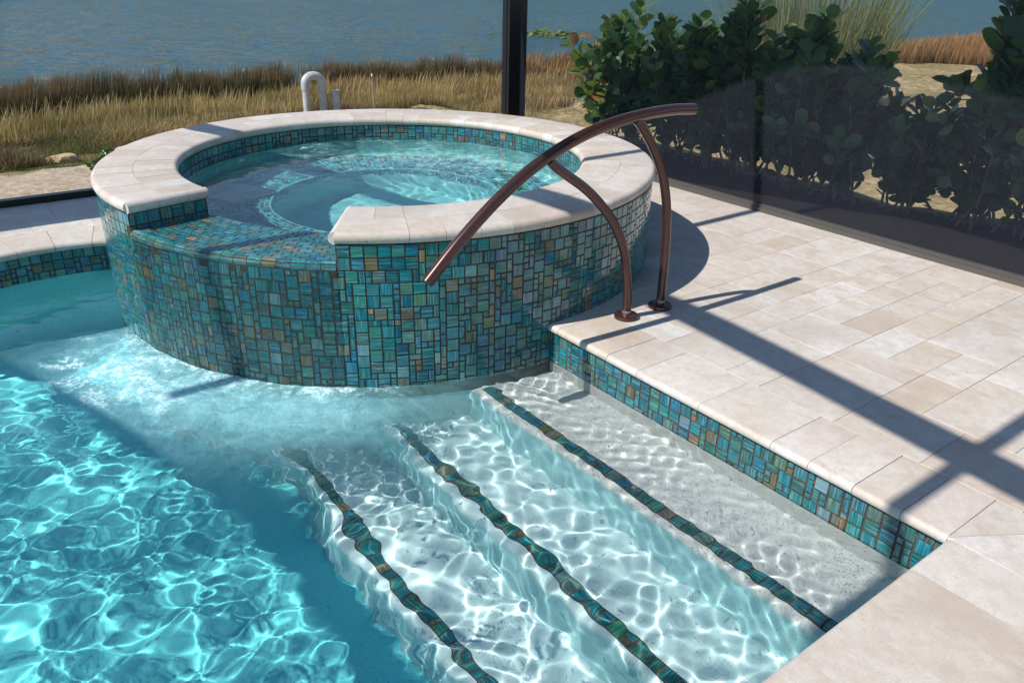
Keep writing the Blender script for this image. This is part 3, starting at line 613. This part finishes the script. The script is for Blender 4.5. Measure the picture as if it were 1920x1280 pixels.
def jit(c, r, s=.25): return c*(1+r.uniform(-s, s, (len(c), 1)))
def c_straw(x, y, r):
    t_ = np.clip(vnoise(x, y, .4, 31)*1.8-.3+r.normal(0, .18, len(x)), 0, 1); g = np.clip(vnoise(x, y, .8, 32)*2.2-.6+r.normal(0, .15, len(x)), 0, 1)
    c = mixc((.56, .36, .165), (.20, .115, .055), t_); c = c*(1-g[:, None]*.55)+np.array((.15, .15, .035))*g[:, None]*.55; return jit(c, r), jit(c*1.3+np.array((.05, .03, .01)), r)
def c_brown(x, y, r):
    t_ = np.clip(vnoise(x, y, .45, 33)*1.5-.2+r.normal(0, .2, len(x)), 0, 1); c = mixc((.46, .30, .16), (.10, .06, .035), t_); g = np.clip(vnoise(x, y, .7, 34)*2-1.05+r.normal(0, .12, len(x)), 0, 1); c = c*(1-g[:, None])+np.array((.10, .125, .03))*g[:, None]; return jit(c, r), jit(c*1.2, r)
def c_reed(x, y, r):
    t_ = np.clip(vnoise(x, y, .7, 35)+r.normal(0, .2, len(x)), 0, 1); c = mixc((.055, .065, .02), (.095, .06, .026), t_); return jit(c, r), jit(mixc((.19, .105, .05), (.26, .16, .085), t_), r)
def c_green(x, y, r):
    t_ = r.rand(len(x)); c = mixc((.06, .10, .02), (.17, .18, .06), t_); return jit(c, r), jit(c*1.2, r)
inv = lambda x, y: (x > .0+(y-6)*.02) & (x < 2+y*1.05)          # the wedge of shore the camera can look at
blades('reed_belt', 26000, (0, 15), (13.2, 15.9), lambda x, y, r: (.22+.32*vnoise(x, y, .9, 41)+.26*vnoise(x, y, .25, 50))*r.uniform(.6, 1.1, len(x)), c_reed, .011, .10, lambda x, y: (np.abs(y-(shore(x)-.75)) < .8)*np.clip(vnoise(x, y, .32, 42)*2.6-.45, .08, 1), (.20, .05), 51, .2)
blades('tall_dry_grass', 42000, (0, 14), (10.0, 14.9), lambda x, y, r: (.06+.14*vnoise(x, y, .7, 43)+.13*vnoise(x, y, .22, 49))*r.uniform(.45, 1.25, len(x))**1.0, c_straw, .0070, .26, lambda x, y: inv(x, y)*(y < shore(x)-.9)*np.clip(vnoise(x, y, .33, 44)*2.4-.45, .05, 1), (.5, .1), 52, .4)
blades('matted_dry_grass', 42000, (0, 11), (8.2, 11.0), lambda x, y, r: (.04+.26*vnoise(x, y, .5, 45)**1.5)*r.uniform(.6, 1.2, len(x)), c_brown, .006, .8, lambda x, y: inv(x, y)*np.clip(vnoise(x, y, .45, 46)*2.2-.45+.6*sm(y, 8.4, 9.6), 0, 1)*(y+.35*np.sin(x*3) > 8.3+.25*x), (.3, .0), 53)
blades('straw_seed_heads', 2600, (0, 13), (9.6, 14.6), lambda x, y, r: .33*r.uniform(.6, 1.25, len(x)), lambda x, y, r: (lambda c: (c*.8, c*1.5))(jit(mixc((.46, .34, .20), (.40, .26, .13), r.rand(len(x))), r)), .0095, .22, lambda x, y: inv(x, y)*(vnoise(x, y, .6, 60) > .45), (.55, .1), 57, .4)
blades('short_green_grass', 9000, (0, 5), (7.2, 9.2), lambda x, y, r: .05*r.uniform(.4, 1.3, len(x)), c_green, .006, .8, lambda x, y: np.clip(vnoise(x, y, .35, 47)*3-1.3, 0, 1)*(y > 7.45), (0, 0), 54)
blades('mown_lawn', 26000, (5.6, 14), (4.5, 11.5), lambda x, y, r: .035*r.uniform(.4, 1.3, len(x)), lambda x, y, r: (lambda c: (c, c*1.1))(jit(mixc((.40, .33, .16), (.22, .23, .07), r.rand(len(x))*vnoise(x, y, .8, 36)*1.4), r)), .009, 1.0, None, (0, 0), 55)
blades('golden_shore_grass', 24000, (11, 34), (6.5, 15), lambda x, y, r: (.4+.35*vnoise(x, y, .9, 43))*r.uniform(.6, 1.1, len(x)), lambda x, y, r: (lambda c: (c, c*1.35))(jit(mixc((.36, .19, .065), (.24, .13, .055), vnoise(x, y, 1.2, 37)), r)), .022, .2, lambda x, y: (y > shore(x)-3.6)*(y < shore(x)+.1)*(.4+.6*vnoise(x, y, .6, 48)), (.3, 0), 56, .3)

# ------------------------------------------------------------------ plants that stand alone
def reed_clump(loc, n, h, rad, c0, c1, name, label, cat, seed, w=.010):
    r = np.random.RandomState(seed); o = empty(name, loc); a = r.uniform(0, 6.28, n); q = rad*np.sqrt(r.rand(n)); x, y = loc[0]+q*np.cos(a), loc[1]+q*np.sin(a)
    H = h*r.uniform(.55, 1.1, n); lean = np.abs(r.normal(.18, .16, n)); d = np.stack([np.cos(a), np.sin(a)], -1)*lean[:, None]; b = r.uniform(0, 3.14, n); s = np.stack([np.cos(b), np.sin(b)], -1)*w*r.uniform(.5, 1.2, n)[:, None]/2; P = []
    for t_, ww in ((0, 1), (.35, 1), (.7, .7), (1, .08)):
        c = np.stack([x, y], -1)+d*(H*t_**1.8)[:, None]; zz = loc[2]+H*t_*(1-.2*t_*lean); P += [np.c_[c-s*ww, zz], np.c_[c+s*ww, zz]]
    V = np.stack(P, 1); F = (np.array([[0, 1, 3, 2], [2, 3, 5, 4], [4, 5, 7, 6]])[None]+(np.arange(n)*8)[:, None, None]).reshape(-1, 4)
    t_ = r.rand(n); A = jit(mixc(c0, c1, t_), r); C = np.stack([A*.6, A*.6, A, A, A, A, A*1.25, A*1.25], 1); C = np.concatenate([C, np.ones((*C.shape[:2], 1))], 2).reshape(-1, 4)  # lower ends darkened for shade within the clump
    mesh_obj('blades', V.reshape(-1, 3), F, MGB, np.clip(C, 0, 1), None, o); tag(o, label, cat); return o
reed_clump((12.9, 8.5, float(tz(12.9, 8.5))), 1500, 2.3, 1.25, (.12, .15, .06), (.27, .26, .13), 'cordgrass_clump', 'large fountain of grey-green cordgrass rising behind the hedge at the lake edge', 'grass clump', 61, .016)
LEAF = [(0, 0), (.10, .16), (.32, .30), (.42, .52), (.40, .76), (.24, .95), (0, 1.0)]
def leaf_mesh(base, dirv, nrm, L, Wd, cols, V, F, C):
    d = dirv/np.linalg.norm(dirv); s = np.cross(d, nrm); s /= np.linalg.norm(s)+1e-9; nn = np.cross(s, d); k = len(V); m_ = len(LEAF)
    for i, (w, t_) in enumerate(LEAF):
        p = base+d*L*t_-nn*L*.10*t_*t_; V.append(p+s*0); C.append(cols)
    for sg in (-1, 1):
        for w, t_ in LEAF[1:-1]:
            V.append(base+d*L*t_-nn*L*.10*t_*t_+s*sg*w*Wd+nn*w*Wd*.22); C.append(cols)
    q = m_-2
    for sg in (0, 1):
        b0 = k+m_+sg*q; mid_ = lambda i: k+i
        seq = [(mid_(0), b0, mid_(1))]+[(mid_(i), b0+i-1, b0+i, mid_(i+1)) for i in range(1, q)]+[(mid_(q), b0+q-1, mid_(q+1))]
        F += [tuple(f[::-1]) if sg else f for f in seq]
def shrub(loc, h, rad, n_st, seed, label, group, ell=(1, 1), warm=0., lsize=1.):
    r = np.random.RandomState(seed); o = empty('clusia_shrub', loc); V = []; F = []; C = []; st = MB(); L0 = np.array(loc)
    for i in range(n_st):
        a = r.uniform(0, 6.28); q = rad*math.sqrt(r.rand()); hh = h*r.uniform(.62, 1.04)*(1-.15*q/rad); base_ = L0+np.array([r.normal(0, .06), r.normal(0, .10), 0]); top = L0+np.array([q*math.cos(a)*ell[0], q*math.sin(a)*ell[1], hh])
        ctrl = base_+(top-base_)*.4+np.array([math.cos(a)*ell[0], math.sin(a)*ell[1], 0])*rad*.25
        path = [(1-t_)**2*base_+2*t_*(1-t_)*ctrl+t_*t_*top for t_ in np.linspace(0, 1, 9)]; st.tube(path, list(np.linspace(.011, .0035, 9)), 5, (1, 1, 1), False)
        twigs = [(path, .12)]
        for _ in range(r.randint(2, 5)):
            t_ = r.uniform(.25, .8); k = int(t_*8); p0 = path[k]; dd = np.array([r.normal(0, 1)*ell[0], r.normal(0, 1)*ell[1], r.uniform(.4, 1.4)]); dd /= np.linalg.norm(dd); ln = r.uniform(.14, .34)*min(1, h)
            tp = [p0+dd*ln*s_+np.array([0, 0, .06])*s_*s_ for s_ in np.linspace(0, 1, 5)]; st.tube(tp, list(np.linspace(.005, .0025, 5)), 4, (1, 1, 1), False); twigs.append((tp, 0.15))
        for tp, s0 in twigs:
            tp = np.array(tp); seg = np.linalg.norm(np.diff(tp, axis=0), axis=1); cum = np.r_[0, np.cumsum(seg)]; s = cum[-1]*s0; ph = r.uniform(0, 3.14)
            while s < cum[-1]+.001:
                p = np.array([np.interp(s, cum, tp[:, c]) for c in range(3)]); p2 = np.array([np.interp(min(s+.02, cum[-1]), cum, tp[:, c]) for c in range(3)]); d = p2-np.array([np.interp(max(0, s-.02), cum, tp[:, c]) for c in range(3)]); d /= np.linalg.norm(d)+1e-9
                e1 = np.cross(d, [0, 0, 1.]); e1 = e1/(np.linalg.norm(e1)+1e-9) if np.linalg.norm(e1) > .05 else np.array([1., 0, 0]); e2 = np.cross(d, e1); frac = (p[2]-L0[2])/h; dense = .6+.4*min(1, max(0, frac*1.5))
                for sg in (0, math.pi):
                    if r.rand() > dense: continue
                    out = e1*math.cos(ph+sg)+e2*math.sin(ph+sg); dv = out*.8+d*r.uniform(.35, 1.0)+np.array([0, 0, .12]); L = r.choice([.6, .8, 1., 1., 1.15])*r.uniform(.085, .125)*(.75+.35*min(1, frac))*lsize
                    g = r.rand(); c = np.array((.028, .080, .026))*(1-g)+np.array((.085, .165, .048))*g
                    if r.rand() < .06: c = np.array((.15, .22, .07))
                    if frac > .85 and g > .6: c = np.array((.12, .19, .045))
                    if r.rand() < .003+warm*.10: c = np.array((.42, .17, .07))  # warm puts backlit orange and yellow into the leaf colours
                    elif r.rand() < warm*.5: c = np.array((.20, .26, .05))
                    leaf_mesh(p+out*.006, dv, d+out*.2+r.normal(0, .35, 3), L, L*r.uniform(.74, .92), (*c, 1), V, F, C)
                ph += 1.57+r.normal(0, .25); s += r.uniform(.034, .052)*max(1, lsize*.85)
    mesh_obj('foliage', np.array(V), F, MLF, np.array(C), None, o, True); st.build('stems', MST, o, True); tag(o, label, 'shrub', group); return o
G = 'clusia shrubs of the hedge behind the mesh'
SH = [((5.72, 6.02), 1.16, .26, 13, 'left end shrub of the hedge, with orange-tinged leaves catching the sun', .9), ((5.66, 5.55), 1.36, .36, 17, 'second hedge shrub from the left, just behind the handrail tip', .0),
      ((5.66, 5.05), 1.36, .38, 18, 'hedge shrub behind the mesh, third from the left', .0), ((5.62, 4.55), 1.28, .36, 16, 'hedge shrub left of the beam shadow on the mesh, fourth from the left', 0),
      ((5.66, 4.08), 1.52, .34, 17, 'tallest hedge shrub of the middle group, behind the beam shadow on the mesh', 0), ((5.62, 3.62), 1.32, .36, 17, 'hedge shrub in front of the cordgrass clump', 0),
      ((5.64, 3.22), 1.20, .32, 14, 'hedge shrub left of the gap that shows golden grass', 0), ((5.70, 2.74), .84, .28, 12, 'lowest hedge shrub, filling the gap before the right end', 0),
      ((5.66, 2.30), 1.50, .34, 18, 'tall hedge shrub at the right edge of the photo', 0), ((5.64, 1.85), 1.45, .36, 15, 'last hedge shrub, cut off by the right edge of the photo', 0)]
for i, ((x, y), h, rad, n, lab, wm) in enumerate(SH): shrub((x, y, -.10), h, rad, int(n*.86), 70+i, lab, G, (.75, 1.3), wm, 1.33)
shrub((1.27, 7.0, -.14), .19, .08, 5, 95, 'small leafy sapling beside the left end of the spa rim', None, lsize=.55)

# ------------------------------------------------------------------ things on the shore
def uz(x, y): return float(tz(np.array([x]), np.array([y]))[0])
g0 = uz(3.67, 8.4); vp = empty('vent_pipe', (3.67, 8.4, g0)); tag(vp, 'grey white plastic pipe bent into an upside-down U standing on the shore', 'pipe')
xa, xb, zt, r0 = 3.578, 3.768, .300, .039
for x in (xa, xb): b = MB(); b.tube([(x+.0, 8.4, g0-.05), (x, 8.4, zt-.06)], r0, 24); b.build('riser', MPVC, vp, True, 40)
b = MB(); rc = (xb-xa)/2; b.tube([(xa, 8.4, zt-.085), (xa, 8.4, zt-.02)]+[(xa+rc*(1-math.cos(t_)), 8.4, zt-.02+rc*.82*math.sin(t_)) for t_ in np.linspace(.15, math.pi-.15, 14)]+[(xb, 8.4, zt-.02), (xb, 8.4, zt-.085)], r0*1.17, 24); b.build('return_elbow', MPVC, vp, True, 40)
sp = empty('stub_pipe', (3.925, 8.4, g0)); tag(sp, 'short open grey plastic pipe standing upright beside the U-shaped pipe', 'pipe')
b = MB(); b.lathe([(.034, .02), (.034, .190), (.040, .193), (.040, g0-.05)], (3.925, 8.4), 24); b.build('pipe', MPVC, sp, True, 40); b = MB(); b.lathe([(.0395, .165), (.0425, .166), (.0425, .195), (.0335, .195), (.0335, .16)], (3.925, 8.4), 24); b.build('rim', MPVC, sp, True, 40)
sk = empty('marker_stake', (4.39, 8.4, g0)); tag(sk, 'thin weathered grey stake standing in the grass right of the pipes', 'stake')
b = MB(); b.tube([(4.392, 8.4, g0-.05), (4.389, 8.4, .1), (4.383, 8.4, .345)], .0085, 8); b.build('rod', simple('weathered_wood', (.30, .26, .21), .8, nscale=80, namt=.4), sk, True, 40); b = MB(); b.tube([(4.383, 8.4, .30), (4.382, 8.4, .335)], .0125, 8); b.build('tie', MPVC, sk, True)
def rock(loc, s, col, label, seed):
    r = np.random.RandomState(seed); import bmesh; bm = bmesh.new(); bmesh.ops.create_icosphere(bm, subdivisions=3, radius=1)
    D = r.normal(0, 1, (7, 3)); D /= np.linalg.norm(D, axis=1)[:, None]; K = r.uniform(.55, .9, 7)
    for v in bm.verts:
        p = np.array(v.co)
        for d, k in zip(D, K):
            q = p@d
            if q > k: p = p-d*(q-k)*.85
        p = p*(1+.04*math.sin(9*p[0]+seed)*math.sin(8*p[1])); v.co = Vector(p*np.array(s))
    me = bpy.data.meshes.new('rock'); bm.to_mesh(me); bm.free(); me.materials.append(simple('rock_stone', col, .9, nscale=18, namt=.35, bump=.5, bs=.01)); o = bpy.data.objects.new('rock', me); COL.objects.link(o); o.location = loc; tag(o, label, 'rock'); return o
rock((1.16, 8.72, uz(1.16, 8.72)+.02), (.16, .11, .085), (.50, .36, .19), 'rounded tan boulder at the edge of the sand near the left of the photo', 5)
rock((1.78, 8.95, uz(1.78, 8.95)+.02), (.10, .08, .06), (.45, .43, .40), 'pale grey rock lying in dry grass right of the tan boulder', 6)
# lily pads far out on the lake, one raft
pv = MB(); r = np.random.RandomState(5)
for i in range(170):
    u = r.normal(0, 1, 2); x = 21.0+u[0]*.62+u[1]*.3; y = 25.4+u[1]*.7-u[0]*.4; s_ = r.uniform(.07, .17); a0 = r.uniform(0, 6.28); tl_ = r.uniform(0, .10)
    pv.add([(x, y, -.915)]+[(x+s_*math.cos(a0+k*.58), y+s_*math.sin(a0+k*.58), -.915+tl_*math.sin(k*.58)+.02) for k in range(11)], [(0, k, k+1) for k in range(1, 11)], tuple(np.array((.13, .17, .05))*r.uniform(.5, 1.6)))
tag(pv.build('lily_pads', MGB), 'raft of green floating lily pads on the lake beside the corner post', 'lily pads', kind='stuff')
